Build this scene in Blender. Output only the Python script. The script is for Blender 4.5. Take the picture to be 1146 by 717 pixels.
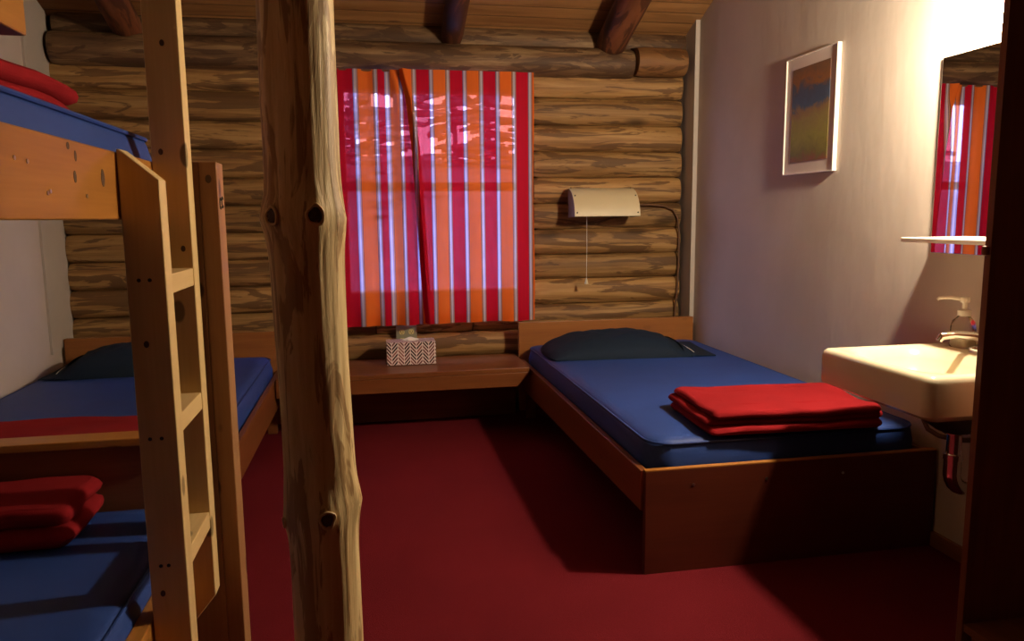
import bpy, bmesh, math, random
from mathutils import Vector, Matrix, noise

for o in list(bpy.data.objects):
    bpy.data.objects.remove(o)
S = bpy.context.scene
COL = S.collection
PI = math.pi

# ------------------------------------------------------------------ camera
EYE = 1.125
YAW, PITCH, ROLL, FPX = 0.186614, -0.136659, -0.00967, 838.0
cam_d = bpy.data.cameras.new('camera')
cam_d.sensor_fit = 'HORIZONTAL'; cam_d.sensor_width = 36.0
cam_d.lens = FPX / 1146.0 * 36.0
cam_d.clip_start = 0.02
cam = bpy.data.objects.new('camera', cam_d); COL.objects.link(cam)
fw = Vector((math.sin(YAW)*math.cos(PITCH), math.cos(YAW)*math.cos(PITCH), math.sin(PITCH)))
rt = Vector((math.cos(YAW), -math.sin(YAW), 0)); up = rt.cross(fw)
r2 = rt*math.cos(ROLL) + up*math.sin(ROLL); u2 = -rt*math.sin(ROLL) + up*math.cos(ROLL)
cam.matrix_world = Matrix(((r2.x, u2.x, -fw.x, 0), (r2.y, u2.y, -fw.y, 0), (r2.z, u2.z, -fw.z, EYE), (0, 0, 0, 1)))
S.camera = cam

# ------------------------------------------------------------------ light and exposure
S.view_settings.view_transform = 'Standard'
S.view_settings.look = 'None'
S.view_settings.exposure = 0.0
S.view_settings.gamma = 1.0
S.view_settings.use_curve_mapping = False
BULB_W = 125.0                       # the one lamp of the room, above the mirror
BULB_COL = (1.0, 0.81, 0.56)
BULB_R = 0.045
BULB = (1.735, 1.87, 1.69)
SKY_STRENGTH = 11.0
SKY_COL = (0.56, 0.55, 1.0)
world = bpy.data.worlds.new('sky'); S.world = world; world.use_nodes = True
bg = world.node_tree.nodes['Background']
bg.inputs[0].default_value = (*SKY_COL, 1); bg.inputs[1].default_value = SKY_STRENGTH
S.cycles.max_bounces = 10
S.cycles.diffuse_bounces = 6
S.cycles.transparent_max_bounces = 12

# ------------------------------------------------------------------ node helper
class NT:
    def __init__(s, name):
        s.m = bpy.data.materials.new(name); s.m.use_nodes = True
        s.t = s.m.node_tree; s.t.nodes.clear()
        s.out = s.t.nodes.new('ShaderNodeOutputMaterial')
        s.tc = None
    def n(s, typ, **kw):
        nd = s.t.nodes.new(typ)
        for k, v in kw.items(): setattr(nd, k, v)
        return nd
    def link(s, a, b): s.t.links.new(a, b)
    def put(s, v, sock):
        if hasattr(v, 'default_value') or hasattr(v, 'is_linked'): s.link(v, sock)
        elif isinstance(v, (tuple, list)) and len(v) == 3 and sock.type == 'RGBA': sock.default_value = (*v, 1)
        else: sock.default_value = v
    def coord(s, which='Object'):
        if not s.tc: s.tc = s.n('ShaderNodeTexCoord')
        return s.tc.outputs[which]
    def rand(s):
        return s.n('ShaderNodeObjectInfo').outputs['Random']
    def math(s, op, a, b=0.0, c=0.0):
        nd = s.n('ShaderNodeMath', operation=op)
        s.put(a, nd.inputs[0]); s.put(b, nd.inputs[1]); s.put(c, nd.inputs[2])
        return nd.outputs[0]
    def vscale(s, v, sc):
        nd = s.n('ShaderNodeVectorMath', operation='MULTIPLY'); s.put(v, nd.inputs[0]); nd.inputs[1].default_value = sc
        return nd.outputs[0]
    def vadd(s, v, w):
        nd = s.n('ShaderNodeVectorMath', operation='ADD'); s.put(v, nd.inputs[0]); s.put(w, nd.inputs[1])
        return nd.outputs[0]
    def sep(s, v):
        nd = s.n('ShaderNodeSeparateXYZ'); s.put(v, nd.inputs[0]); return nd.outputs
    def comb(s, x, y, z):
        nd = s.n('ShaderNodeCombineXYZ')
        for i, q in enumerate((x, y, z)): s.put(q, nd.inputs[i])
        return nd.outputs[0]
    def noise(s, v, scale, detail=3.0, rough=0.5, dist=0.0):
        nd = s.n('ShaderNodeTexNoise'); s.put(v, nd.inputs['Vector'])
        nd.inputs['Scale'].default_value = scale; nd.inputs['Detail'].default_value = detail
        nd.inputs['Roughness'].default_value = rough; nd.inputs['Distortion'].default_value = dist
        return nd.outputs[0]
    def ramp(s, f, stops, interp='LINEAR'):
        nd = s.n('ShaderNodeValToRGB'); cr = nd.color_ramp; cr.interpolation = interp
        while len(cr.elements) < len(stops): cr.elements.new(0.5)
        for e, (p, c) in zip(cr.elements, stops):
            e.position = p; e.color = (*c, 1) if len(c) == 3 else c
        s.put(f, nd.inputs[0]); return nd.outputs[0]
    def mix(s, f, a, b, mode='MIX'):
        nd = s.n('ShaderNodeMix', data_type='RGBA', blend_type=mode)
        s.put(f, nd.inputs[0]); s.put(a, nd.inputs[6]); s.put(b, nd.inputs[7])
        return nd.outputs[2]
    def bump(s, h, strength=0.3, dist=0.01):
        nd = s.n('ShaderNodeBump'); s.put(h, nd.inputs['Height'])
        nd.inputs['Strength'].default_value = strength; nd.inputs['Distance'].default_value = dist
        return nd.outputs[0]
    def bsdf(s, color, rough=0.5, metal=0.0, normal=None, spec=0.5, **kw):
        nd = s.n('ShaderNodeBsdfPrincipled')
        s.put(color, nd.inputs['Base Color']); s.put(rough, nd.inputs['Roughness']); s.put(metal, nd.inputs['Metallic'])
        nd.inputs['Specular IOR Level'].default_value = spec
        if normal is not None: s.link(normal, nd.inputs['Normal'])
        for k, v in kw.items(): s.put(v, nd.inputs[k.replace('_', ' ')])
        s.link(nd.outputs[0], s.out.inputs[0]); return s.m

def axis_scale(ax, along, across):
    return tuple(along if i == ax else across for i in range(3))

def mat_wood(name, ax, light, dark, rough=0.45, knots=0.5, along=1.2, across=16.0, spec=0.35):
    """sawn board, grain along axis ax"""
    t = NT(name); r = t.rand()
    off = t.comb(t.math('MULTIPLY', r, 17.0), t.math('MULTIPLY', r, 31.0), t.math('MULTIPLY', r, 7.0))
    v = t.vadd(t.coord(), off)
    g = t.noise(t.vscale(v, axis_scale(ax, along, across)), 1.0, 4.0, 0.6, 0.6)
    fine = t.noise(t.vscale(v, axis_scale(ax, 4.0, 160.0)), 1.0, 2.0, 0.5)
    f = t.math('ADD', t.math('MULTIPLY', g, 0.8), t.math('MULTIPLY', fine, 0.2))
    c = t.ramp(f, [(0.32, dark), (0.5, tuple((a+b)/2 for a, b in zip(light, dark))), (0.68, light)])
    if knots:
        vo = t.n('ShaderNodeTexVoronoi'); t.put(t.vscale(v, axis_scale(ax, 5.0, 9.0)), vo.inputs['Vector']); vo.inputs['Scale'].default_value = 1.0
        k = t.ramp(vo.outputs['Distance'], [(0.12, (1, 1, 1)), (0.15, (0, 0, 0))])
        c = t.mix(t.math('MULTIPLY', k, knots), c, tuple(x*0.22 for x in dark))
    return t.bsdf(c, rough, 0.0, t.bump(f, 0.12, 0.004), spec)

def mat_log(name, ax, light, mid, dark, bark, bark_amt=0.5, along=1.6, across=9.0, rough=0.6, knot=0.75):
    """peeled log with strips of darker inner bark left on it, grain along ax"""
    t = NT(name); r = t.rand()
    off = t.comb(t.math('MULTIPLY', r, 23.0), t.math('MULTIPLY', r, 41.0), t.math('MULTIPLY', r, 13.0))
    v = t.vadd(t.coord(), off)
    g = t.noise(t.vscale(v, axis_scale(ax, along, across*1.6)), 1.0, 5.0, 0.62, 0.5)
    c = t.ramp(g, [(0.3, dark), (0.5, mid), (0.68, light)])
    p = t.noise(t.vscale(v, axis_scale(ax, along*1.5, across)), 1.0, 4.0, 0.6, 1.2)
    pm = t.ramp(p, [(0.56 - 0.12*bark_amt, (0, 0, 0)), (0.60 - 0.12*bark_amt, (1, 1, 1))])
    c = t.mix(t.math('MULTIPLY', pm, 0.8), c, bark)
    vo = t.n('ShaderNodeTexVoronoi'); t.put(t.vscale(v, axis_scale(ax, 1.7, 5.0)), vo.inputs['Vector'])
    vo.inputs['Scale'].default_value = 1.0
    k = t.ramp(vo.outputs['Distance'], [(0.07, (1, 1, 1)), (0.17, (0, 0, 0))])
    c = t.mix(t.math('MULTIPLY', k, knot), c, tuple(x*0.35 for x in bark))
    bright = t.math('ADD', 0.8, t.math('MULTIPLY', r, 0.4))
    c = t.mix(1.0, c, t.comb(bright, bright, bright), 'MULTIPLY')
    return t.bsdf(c, rough, 0.0, t.bump(t.math('ADD', g, p), 0.35, 0.006), 0.3)

def mat_plain(name, col, rough=0.5, metal=0.0, bumpscale=0, bumpstr=0.1, spec=0.5, var=0.0, **kw):
    t = NT(name); nrm = None; c = col
    if bumpscale:
        h = t.noise(t.coord(), bumpscale, 3.0, 0.6); nrm = t.bump(h, bumpstr, 0.004)
    if var:
        h2 = t.noise(t.coord(), 3.5, 4.0, 0.6)
        c = t.ramp(h2, [(0.3, tuple(x*(1-var) for x in col)), (0.7, tuple(min(1, x*(1+var)) for x in col))])
    return t.bsdf(c, rough, metal, nrm, spec, **kw)

M = {}
M['log'] = mat_log('log_wall_wood', 0, (0.42, 0.2625, 0.105), (0.3, 0.1688, 0.06), (0.165, 0.0825, 0.03), (0.0975, 0.04875, 0.021), 0.42, 1.3, 18.0)
M['log_dark'] = mat_log('dark_log_wood', 0, (0.255, 0.165, 0.0825), (0.1275, 0.07125, 0.0345), (0.06375, 0.03375, 0.018), (0.05625, 0.0285, 0.015), 0.55, 2.2, 16.0)
M['rafter'] = mat_log('red_brown_log', 1, (0.195, 0.0675, 0.02625), (0.135, 0.045, 0.018), (0.0825, 0.02625, 0.01125), (0.045, 0.015, 0.0075), 0.7)
M['post'] = mat_log('peeled_post_wood', 2, (0.88, 0.68, 0.36), (0.80, 0.58, 0.28), (0.62, 0.41, 0.18), (0.36, 0.19, 0.07), 0.30, 3.0, 34.0, 0.5, 0.0)
M['collar'] = mat_plain('pale_knot_collar', (0.62, 0.42, 0.20), 0.55, bumpscale=150, bumpstr=0.4)
M['knot'] = mat_plain('dark_knot', (0.07, 0.03, 0.012), 0.6, bumpscale=120, bumpstr=0.5)
M['stub'] = mat_log('cut_log_wood', 0, (0.315, 0.165, 0.06), (0.24, 0.1125, 0.04125), (0.15, 0.0675, 0.0225), (0.105, 0.045, 0.015), 0.0)
M['chink'] = mat_plain('dark_chinking', (0.045, 0.025, 0.015), 0.9)
HONEY, HONEYD = (0.42, 0.1806, 0.0378), (0.3024, 0.1134, 0.021)
PINE, PINED = (0.76, 0.56, 0.27), (0.62, 0.43, 0.19)
OAK, OAKD = (0.2028, 0.06864, 0.02028), (0.1404, 0.0429, 0.01248)
M['head_x'] = mat_wood('headboard_wood', 0, (0.34, 0.135, 0.036), (0.23, 0.08, 0.02), 0.4, 0.2)
M['ply'] = mat_wood('dark_plywood_front', 0, (0.115, 0.023, 0.010), (0.075, 0.014, 0.006), 0.45, 0.0, 1.0, 9.0)
for ax, s in enumerate('xyz'):
    M['honey_'+s] = mat_wood('honey_pine_'+s, ax, HONEY, HONEYD, 0.35)
    M['pine_'+s] = mat_wood('pale_pine_'+s, ax, PINE, PINED, 0.45, 0.8)
    M['oak_'+s] = mat_wood('stained_bed_wood_'+s, ax, OAK, OAKD, 0.35, 0.25)
    M['dark_'+s] = mat_wood('dark_wardrobe_wood_'+s, ax, (0.25, 0.095, 0.042), (0.17, 0.06, 0.026), 0.45, 0.0)
M['post2'] = mat_wood('brown_bunk_post', 2, (0.39, 0.21, 0.09), (0.27, 0.1275, 0.0525), 0.45, 0.9)
M['steel'] = mat_plain('screw_steel', (0.7, 0.66, 0.6), 0.3, 1.0)
M['chrome'] = mat_plain('chrome', (0.85, 0.85, 0.85), 0.08, 1.0)
M['blue'] = mat_plain('blue_vinyl_cloth', (0.01564, 0.04784, 0.2254), 0.55, 0, 900, 0.12, 0.35, 0.12)
M['teal'] = mat_plain('dark_teal_cotton', (0.006, 0.015, 0.033), 0.8, 0, 700, 0.2, 0.2, 0.1)
M['felt'] = mat_plain('red_felt', (0.234, 0.01014, 0.01404), 0.95, 0, 350, 0.4, 0.1, 0.12)
M['white_thread'] = mat_plain('white_thread', (0.75, 0.75, 0.75), 0.8)
M['white_paint'] = mat_plain('white_paint', (0.72, 0.68, 0.62), 0.5)
M['scribe'] = mat_plain('grey_painted_board', (0.48, 0.44, 0.4), 0.6, var=0.05)
M['ceramic'] = mat_plain('cream_porcelain', (0.80, 0.72, 0.52), 0.15, 0, 0, 0, 0.5)
M['cream'] = mat_plain('cream_enamel', (0.561, 0.493, 0.323), 0.45)
M['brown_cord'] = mat_plain('brown_cord', (0.12, 0.055, 0.025), 0.6)
M['black'] = mat_plain('black_rubber', (0.012, 0.01, 0.01), 0.5)
M['plate'] = mat_plain('sage_outlet_plate', (0.26, 0.27, 0.17), 0.5)
M['socket'] = mat_plain('yellowed_socket', (0.62, 0.55, 0.22), 0.5)
M['tissue'] = mat_plain('tissue_paper', (0.80, 0.80, 0.80), 0.9)
M['mirror'] = mat_plain('mirror_silver', (0.92, 0.93, 0.92), 0.0, 1.0)
M['silver'] = mat_plain('silver_frame', (0.85, 0.83, 0.78), 0.35, 0.3)
M['matboard'] = mat_plain('pinkish_mat', (0.612, 0.527, 0.493), 0.8)
M['frame_wood'] = mat_wood('window_frame_wood', 2, (0.30, 0.12, 0.04), (0.2, 0.07, 0.02), 0.5, 0)

def mat_wall():
    t = NT('white_plaster'); v = t.coord()
    a = t.noise(v, 2.2, 4.0, 0.6); b = t.noise(t.vscale(v, (1, 1, 0.25)), 9.0, 3.0, 0.6)
    c = t.ramp(a, [(0.3, (0.50, 0.44, 0.385)), (0.7, (0.565, 0.50, 0.445))])
    return t.bsdf(c, 0.75, 0, t.bump(t.math('ADD', a, t.math('MULTIPLY', b, 0.4)), 0.25, 0.02), 0.2)
M['wall'] = mat_wall()

def mat_carpet():
    t = NT('red_carpet'); v = t.coord()
    a = t.noise(v, 260.0, 3.0, 0.7); b = t.noise(v, 2.5, 3.0, 0.5)
    c = t.ramp(t.math('ADD', t.math('MULTIPLY', a, 0.6), t.math('MULTIPLY', b, 0.4)), [(0.3, (0.105, 0.0085, 0.013)), (0.7, (0.160, 0.0125, 0.019))])
    return t.bsdf(c, 1.0, 0, t.bump(a, 0.6, 0.006), 0.05)
M['carpet'] = mat_carpet()

def mat_ceiling():
    t = NT('ceiling_boards'); v = t.coord(); s = t.sep(v)
    row = t.math('DIVIDE', s[1], 0.088)
    idx = t.math('FLOOR', row); fr = t.math('FRACT', row)
    vv = t.comb(t.math('ADD', s[0], t.math('MULTIPLY', idx, 3.37)), t.math('ADD', s[1], t.math('MULTIPLY', idx, 1.7)), s[2])
    g = t.noise(t.vscale(vv, (1.3, 18, 18)), 1.0, 4.0, 0.6, 0.5)
    c = t.ramp(g, [(0.3, (0.2028, 0.0936, 0.03276)), (0.7, (0.3588, 0.1872, 0.0702))])
    groove = t.ramp(fr, [(0.0, (1, 1, 1)), (0.06, (0, 0, 0)), (0.94, (0, 0, 0)), (1.0, (1, 1, 1))])
    vo = t.n('ShaderNodeTexVoronoi'); t.put(t.vscale(vv, (2.2, 7, 7)), vo.inputs['Vector']); vo.inputs['Scale'].default_value = 1.0
    k = t.ramp(vo.outputs['Distance'], [(0.06, (1, 1, 1)), (0.13, (0, 0, 0))])
    c = t.mix(t.math('MULTIPLY', k, 0.7), c, (0.06, 0.02, 0.01))
    c = t.mix(t.math('MULTIPLY', groove, 0.8), c, (0.07, 0.026, 0.01))
    return t.bsdf(c, 0.45, 0, t.bump(t.math('SUBTRACT', g, t.math('MULTIPLY', groove, 2.0)), 0.3, 0.006), 0.4)
M['ceiling'] = mat_ceiling()

CURTAIN_PERIOD = 0.1775
def mat_curtain():
    t = NT('striped_curtain_cloth'); uv = t.sep(t.coord('UV'))
    u = t.math('FRACT', t.math('DIVIDE', uv[0], CURTAIN_PERIOD))
    RED, ORA = (0.52, 0.009, 0.030), (0.84, 0.175, 0.026)
    WHT, LAV, GRY, BEI = (0.82, 0.77, 0.80), (0.48, 0.40, 0.62), (0.11, 0.075, 0.105), (0.54, 0.30, 0.19)
    st = [(0.0, RED), (0.365, GRY), (0.382, LAV), (0.412, WHT), (0.448, LAV), (0.468, BEI), (0.490, GRY), (0.503, ORA),
          (0.855, GRY), (0.870, BEI), (0.892, GRY), (0.904, WHT), (0.942, LAV), (0.968, BEI), (0.986, GRY)]
    c = t.ramp(u, st, 'CONSTANT')
    # how much of the open weave lets the view through: thin pale stripes let more
    thin = t.ramp(u, [(0.0, (0, 0, 0)), (0.382, (1, 1, 1)), (0.468, (0, 0, 0)), (0.904, (1, 1, 1)), (0.968, (0, 0, 0))], 'CONSTANT')
    v = t.coord('UV')
    weave = t.noise(t.vscale(v, (900, 900, 1)), 1.0, 1.0)
    slub = t.noise(t.vscale(v, (60, 6, 1)), 1.0, 3.0)
    c = t.mix(t.math('MULTIPLY', slub, 0.25), c, t.mix(0.5, c, (0.1, 0.02, 0.02)))
    d = t.n('ShaderNodeBsdfDiffuse'); t.put(c, d.inputs[0]); t.link(t.bump(weave, 0.2, 0.002), d.inputs['Normal'])
    tr = t.n('ShaderNodeBsdfTranslucent'); t.put(c, tr.inputs[0])
    m1 = t.n('ShaderNodeMixShader'); m1.inputs[0].default_value = 0.12
    t.link(d.outputs[0], m1.inputs[1]); t.link(tr.outputs[0], m1.inputs[2])
    tp = t.n('ShaderNodeBsdfTransparent')
    t.put(t.mix(0.12, c, (1.0, 1.0, 1.0)), tp.inputs[0])
    m2 = t.n('ShaderNodeMixShader')
    t.put(t.math('ADD', 0.16, t.math('MULTIPLY', thin, 0.22)), m2.inputs[0])
    t.link(m1.outputs[0], m2.inputs[1]); t.link(tp.outputs[0], m2.inputs[2])
    t.link(m2.outputs[0], t.out.inputs[0]); return t.m
M['curtain'] = mat_curtain()

def mat_chevron():
    t = NT('herringbone_card'); s = t.sep(t.coord()); w = 0.0325
    col = t.math('DIVIDE', t.math('ADD', s[0], t.math('MULTIPLY', s[1], 1.0)), w)
    tri = t.math('ABSOLUTE', t.math('SUBTRACT', t.math('FRACT', t.math('MULTIPLY', col, 0.5)), 0.5))
    v = t.math('DIVIDE', t.math('SUBTRACT', s[2], t.math('MULTIPLY', tri, 0.075)), 0.0195)
    fr = t.math('FRACT', v)
    wn = t.n('ShaderNodeTexWhiteNoise', noise_dimensions='2D')
    t.put(t.comb(t.math('FLOOR', col), t.math('FLOOR', v), 0), wn.inputs['Vector'])
    c = t.ramp(wn.outputs['Value'], [(0.0, (0.03, 0.006, 0.010)), (0.35, (0.16, 0.045, 0.05)), (0.6, (0.30, 0.12, 0.12)), (0.8, (0.06, 0.012, 0.016))], 'CONSTANT')
    line = t.math('GREATER_THAN', fr, 0.62)
    edge = t.math('LESS_THAN', t.math('ABSOLUTE', t.math('SUBTRACT', t.math('FRACT', col), 0.5)), 0.44)
    bar = t.math('MULTIPLY', t.math('SUBTRACT', 1.0, line), edge)
    c = t.mix(bar, (0.85, 0.72, 0.72), c)
    return t.bsdf(c, 0.5)
M['chevron'] = mat_chevron()

def mat_painting():
    t = NT('watercolour_print'); s = t.sep(t.coord())   # local z runs 0..0.40 up the sheet
    v = t.coord()
    n1 = t.noise(v, 14.0, 5.0, 0.65, 1.0); n2 = t.noise(v, 34.0, 4.0, 0.6, 0.5)
    h = t.math('ADD', t.math('DIVIDE', s[2], 0.40), t.math('MULTIPLY', t.math('SUBTRACT', n1, 0.5), 0.45))
    c = t.ramp(h, [(0.0, (0.259, 0.101, 0.0504)), (0.10, (0.187, 0.173, 0.036)), (0.26, (0.302, 0.288, 0.0504)), (0.42, (0.302, 0.245, 0.072)),
                   (0.54, (0.274, 0.158, 0.072)), (0.60, (0.0576, 0.108, 0.202)), (0.76, (0.0648, 0.0864, 0.144)), (0.84, (0.302, 0.122, 0.0432)), (1.0, (0.187, 0.108, 0.072))])
    c = t.mix(t.math('MULTIPLY', n2, 0.5), c, t.mix(1.0, c, (0.35, 0.42, 0.40), 'MULTIPLY'))
    return t.bsdf(c, 0.4)
M['painting'] = mat_painting()

def mat_glass(name, col, rough=0.0, ior=1.45):
    t = NT(name); return t.bsdf(col, rough, 0, None, 0.5, Transmission_Weight=1.0, IOR=ior)
M['clear'] = mat_glass('clear_plastic', (0.97, 0.95, 0.90), 0.12, 1.2)
def mat_pane():
    t = NT('window_glass'); tp = t.n('ShaderNodeBsdfTransparent'); g = t.n('ShaderNodeBsdfGlossy'); g.inputs['Roughness'].default_value = 0.0
    tp.inputs[0].default_value = (0.95, 0.97, 1, 1)
    m = t.n('ShaderNodeMixShader'); m.inputs[0].default_value = 0.06
    t.link(tp.outputs[0], m.inputs[1]); t.link(g.outputs[0], m.inputs[2]); t.link(m.outputs[0], t.out.inputs[0]); return t.m
M['pane'] = mat_pane()
def mat_bulb():
    t = NT('lit_bulb'); e = t.n('ShaderNodeEmission'); e.inputs[0].default_value = (*BULB_COL, 1)
    e.inputs[1].default_value = BULB_W / (4*PI*PI*BULB_R**2)
    t.link(e.outputs[0], t.out.inputs[0]); return t.m
M['bulb'] = mat_bulb()

# ------------------------------------------------------------------ object helpers
def bx(bm, x0, x1, y0, y1, z0, z1):
    vs = [bm.verts.new((x, y, z)) for z in (z0, z1) for y in (y0, y1) for x in (x0, x1)]
    for f in ((0, 2, 3, 1), (4, 5, 7, 6), (0, 1, 5, 4), (2, 6, 7, 3), (0, 4, 6, 2), (1, 3, 7, 5)):
        bm.faces.new([vs[i] for i in f])
    return vs
def prism(bm, pts, ax, a0, a1):
    """polygon pts (2 coords of the other axes, in xyz order) extruded along ax"""
    def P(p, a):
        q = list(p); q.insert(ax, a); return q
    A = [bm.verts.new(P(p, a0)) for p in pts]; B = [bm.verts.new(P(p, a1)) for p in pts]
    n = len(pts)
    bm.faces.new(A[::-1]); bm.faces.new(B)
    for i in range(n): bm.faces.new((A[i], A[(i+1) % n], B[(i+1) % n], B[i]))
def tube(bm, pts, r, seg=10, cap=True):
    pts = [Vector(p) for p in pts]; rings = []
    rs = r if isinstance(r, (list, tuple)) else [r]*len(pts)
    nrm = None
    for i, p in enumerate(pts):
        d = (pts[min(i+1, len(pts)-1)] - pts[max(i-1, 0)]).normalized()
        if nrm is None:
            nrm = d.orthogonal().normalized()
        nrm = (nrm - d*nrm.dot(d)).normalized(); b = d.cross(nrm)
        rings.append([bm.verts.new(p + (nrm*math.cos(2*PI*k/seg) + b*math.sin(2*PI*k/seg))*rs[i]) for k in range(seg)])
    for a, b in zip(rings, rings[1:]):
        for k in range(seg): bm.faces.new((a[k], a[(k+1) % seg], b[(k+1) % seg], b[k]))
    if cap:
        bm.faces.new(rings[0][::-1]); bm.faces.new(rings[-1])
def loft(bm, rings, cap0=True, cap1=True):
    R = [[bm.verts.new(p) for p in ring] for ring in rings]; n = len(R[0])
    for a, b in zip(R, R[1:]):
        for k in range(n): bm.faces.new((a[k], a[(k+1) % n], b[(k+1) % n], b[k]))
    if cap0: bm.faces.new(R[0][::-1])
    if cap1: bm.faces.new(R[-1])
def rrect(x0, x1, y0, y1, r, z, seg=8, zf=None):
    """rounded rectangle ring; r may be a 4-list (corners -x-y, +x-y, +x+y, -x+y)"""
    rr = r if isinstance(r, (list, tuple)) else [r]*4; out = []
    for (cx, cy, a0), q in zip(((x0, y0, PI), (x1, y0, 1.5*PI), (x1, y1, 0), (x0, y1, .5*PI)), rr):
        sx = 1 if cx == x0 else -1; sy = 1 if cy == y0 else -1
        for k in range(seg+1):
            a = a0 + k/seg*PI/2
            out.append((cx + sx*q + q*math.cos(a), cy + sy*q + q*math.sin(a), z))
    return out
def lathe(bm, prof, c=(0, 0, 0), seg=24):
    rings = [[(c[0] + r*math.cos(2*PI*k/seg), c[1] + r*math.sin(2*PI*k/seg), c[2] + z) for k in range(seg)] for r, z in prof]
    loft(bm, rings)
def obj(name, bm, mat, parent=None, smooth=False, bevel=0.0, kind=None, label=None, loc=None):
    me = bpy.data.meshes.new(name)
    if loc is not None:
        bmesh.ops.translate(bm, verts=bm.verts, vec=-Vector(loc))
    bmesh.ops.recalc_face_normals(bm, faces=bm.faces)
    bm.to_mesh(me); bm.free(); me.materials.append(mat)
    o = bpy.data.objects.new(name, me); COL.objects.link(o)
    if smooth:
        for p in me.polygons: p.use_smooth = True
        try: me.set_sharp_from_angle(angle=math.radians(42))
        except Exception: pass
    if bevel:
        b = o.modifiers.new('bevel', 'BEVEL'); b.width = bevel; b.segments = 2; b.limit_method = 'ANGLE'; b.angle_limit = math.radians(40)
    if loc is not None: o.location = loc
    if parent is not None:
        o.parent = parent
        if loc is None and parent.type == 'EMPTY' or loc is None: o.matrix_parent_inverse = parent_matrix(parent).inverted()
        else: o.matrix_parent_inverse = parent_matrix(parent).inverted()
    if kind: o['kind'] = kind
    if label: o['label'] = label
    return o
def parent_matrix(p):
    m = Matrix.LocRotScale(p.location, p.rotation_euler, p.scale)
    return (parent_matrix(p.parent) @ p.matrix_parent_inverse @ m) if p.parent else m
def thing(name, label, cat, loc, group=None):
    o = bpy.data.objects.new(name, None); COL.objects.link(o); o.location = loc; o.empty_display_size = 0.1
    return tag(o, label, cat, group)
def tag(o, label, cat, group=None):
    o['label'] = label; o['category'] = cat
    if group: o['group'] = group
    return o
def B(): return bmesh.new()
def boxobj(name, dims, mat, parent=None, bevel=0.003, **kw):
    bm = B(); bx(bm, *dims); return obj(name, bm, mat, parent, bevel=bevel, **kw)

def log_bm(ax, a0, a1, c, r, seed, seg=22, step=0.035, rough=0.05, r1=None, squash=1.0):
    """log along x (ax 0) with wobble, rounded ends"""
    bm = B(); n = max(4, int((a1-a0)/step)); rings = []
    for i in range(n+1):
        s = a0 + (a1-a0)*i/n
        rr = r + ((r1-r)*i/n if r1 else 0)
        ring = []
        for k in range(seg):
            a = 2*PI*k/seg
            q = rr*(1 + rough*(noise.noise(Vector((s*2.2 + seed*7.1, math.cos(a)*0.9, math.sin(a)*0.9 + seed*3.3))))
                    + rough*0.35*noise.noise(Vector((s*9 + seed*5.1, math.cos(a)*2.5, math.sin(a)*2.5))))
            e = min(i, n-i)
            if e == 0: q *= 0.93
            ring.append((s, c[0] + squash*q*math.cos(a), c[1] + q*math.sin(a)))
        rings.append(ring)
    loft(bm, rings); return bm

# ------------------------------------------------------------------ room shell
XL, XR, YB, YF = -1.54, 1.863, 4.30, -1.10
SLOPE = 0.395
def zc(y): return 2.13 + SLOPE*(4.30 - y)          # ceiling boards
bm = B(); bx(bm, XL-.1, XR+.1, YF-.1, YB+.12, -0.08, 0.0)
obj('floor', bm, M['carpet'], kind='structure')
bm = B(); bx(bm, XL-.1, XL, YF-.1, YB+.02, 0.0, 4.5); obj('wall_left', bm, M['wall'], kind='structure')
bm = B(); bx(bm, XR, XR+.1, YF-.1, YB+.02, 0.0, 4.5); obj('wall_right', bm, M['wall'], kind='structure')
bm = B(); bx(bm, XL, XR, YF-.1, YF, 0.0, 4.5); obj('wall_front', bm, M['oak_x'], kind='structure')
# ceiling: boards run across the room, slab tilted about x; built in its own local frame
bm = B(); L = (YB - YF)/math.cos(math.atan(SLOPE)) + .2
bx(bm, XL-.1, XR+.1, -L, 0.10, 0.0, 0.05)
ceil = obj('ceiling', bm, M['ceiling'], kind='structure')
ceil.location = (0, YB, zc(YB)); ceil.rotation_euler = (-math.atan(SLOPE), 0, 0)

# log wall: backing with an opening for the window, and each log a part of it
WX0, WX1, WZ0, WZ1 = -0.19, 0.93, 0.62, 1.90
bm = B()
bx(bm, XL, WX0, 4.27, 4.38, 0, 2.6); bx(bm, WX1, XR, 4.27, 4.38, 0, 2.6)
bx(bm, WX0, WX1, 4.27, 4.38, 0, WZ0); bx(bm, WX0, WX1, 4.27, 4.38, WZ1, 2.6)
wb = obj('wall_back', bm, M['chink'], kind='structure')
bounds = [1.94, 1.792, 1.642, 1.495, 1.35, 1.203, 1.056, 0.910, 0.768, 0.622, 0.478, 0.335, 0.19, 0.045]
rnd = random.Random(5)
for i in range(len(bounds)-1):
    z1, z0 = bounds[i], bounds[i+1]; zm = (z0+z1)/2; r = (z1-z0)/2 + 0.0015
    if z0 > WZ0-0.02:
        spans = [(XL+.012, WX0), (WX1, 1.815)]
    elif i == 9:
        spans = [(XL+.012, 0.02), (0.025, 0.565), (0.57, 1.815)]
    else:
        spans = [(XL+.012, 1.815)]
    for j, (a, b) in enumerate(spans):
        obj('log', log_bm(0, a, b, (4.250 + rnd.uniform(-.004, .004), zm), r, i*3 + j, seg=30, squash=.66), M['log'], wb, smooth=True)
obj('log', log_bm(0, XL+.03, XR-.02, (4.30, 2.10), 0.085, 60), M['log_dark'], wb, smooth=True)

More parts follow.
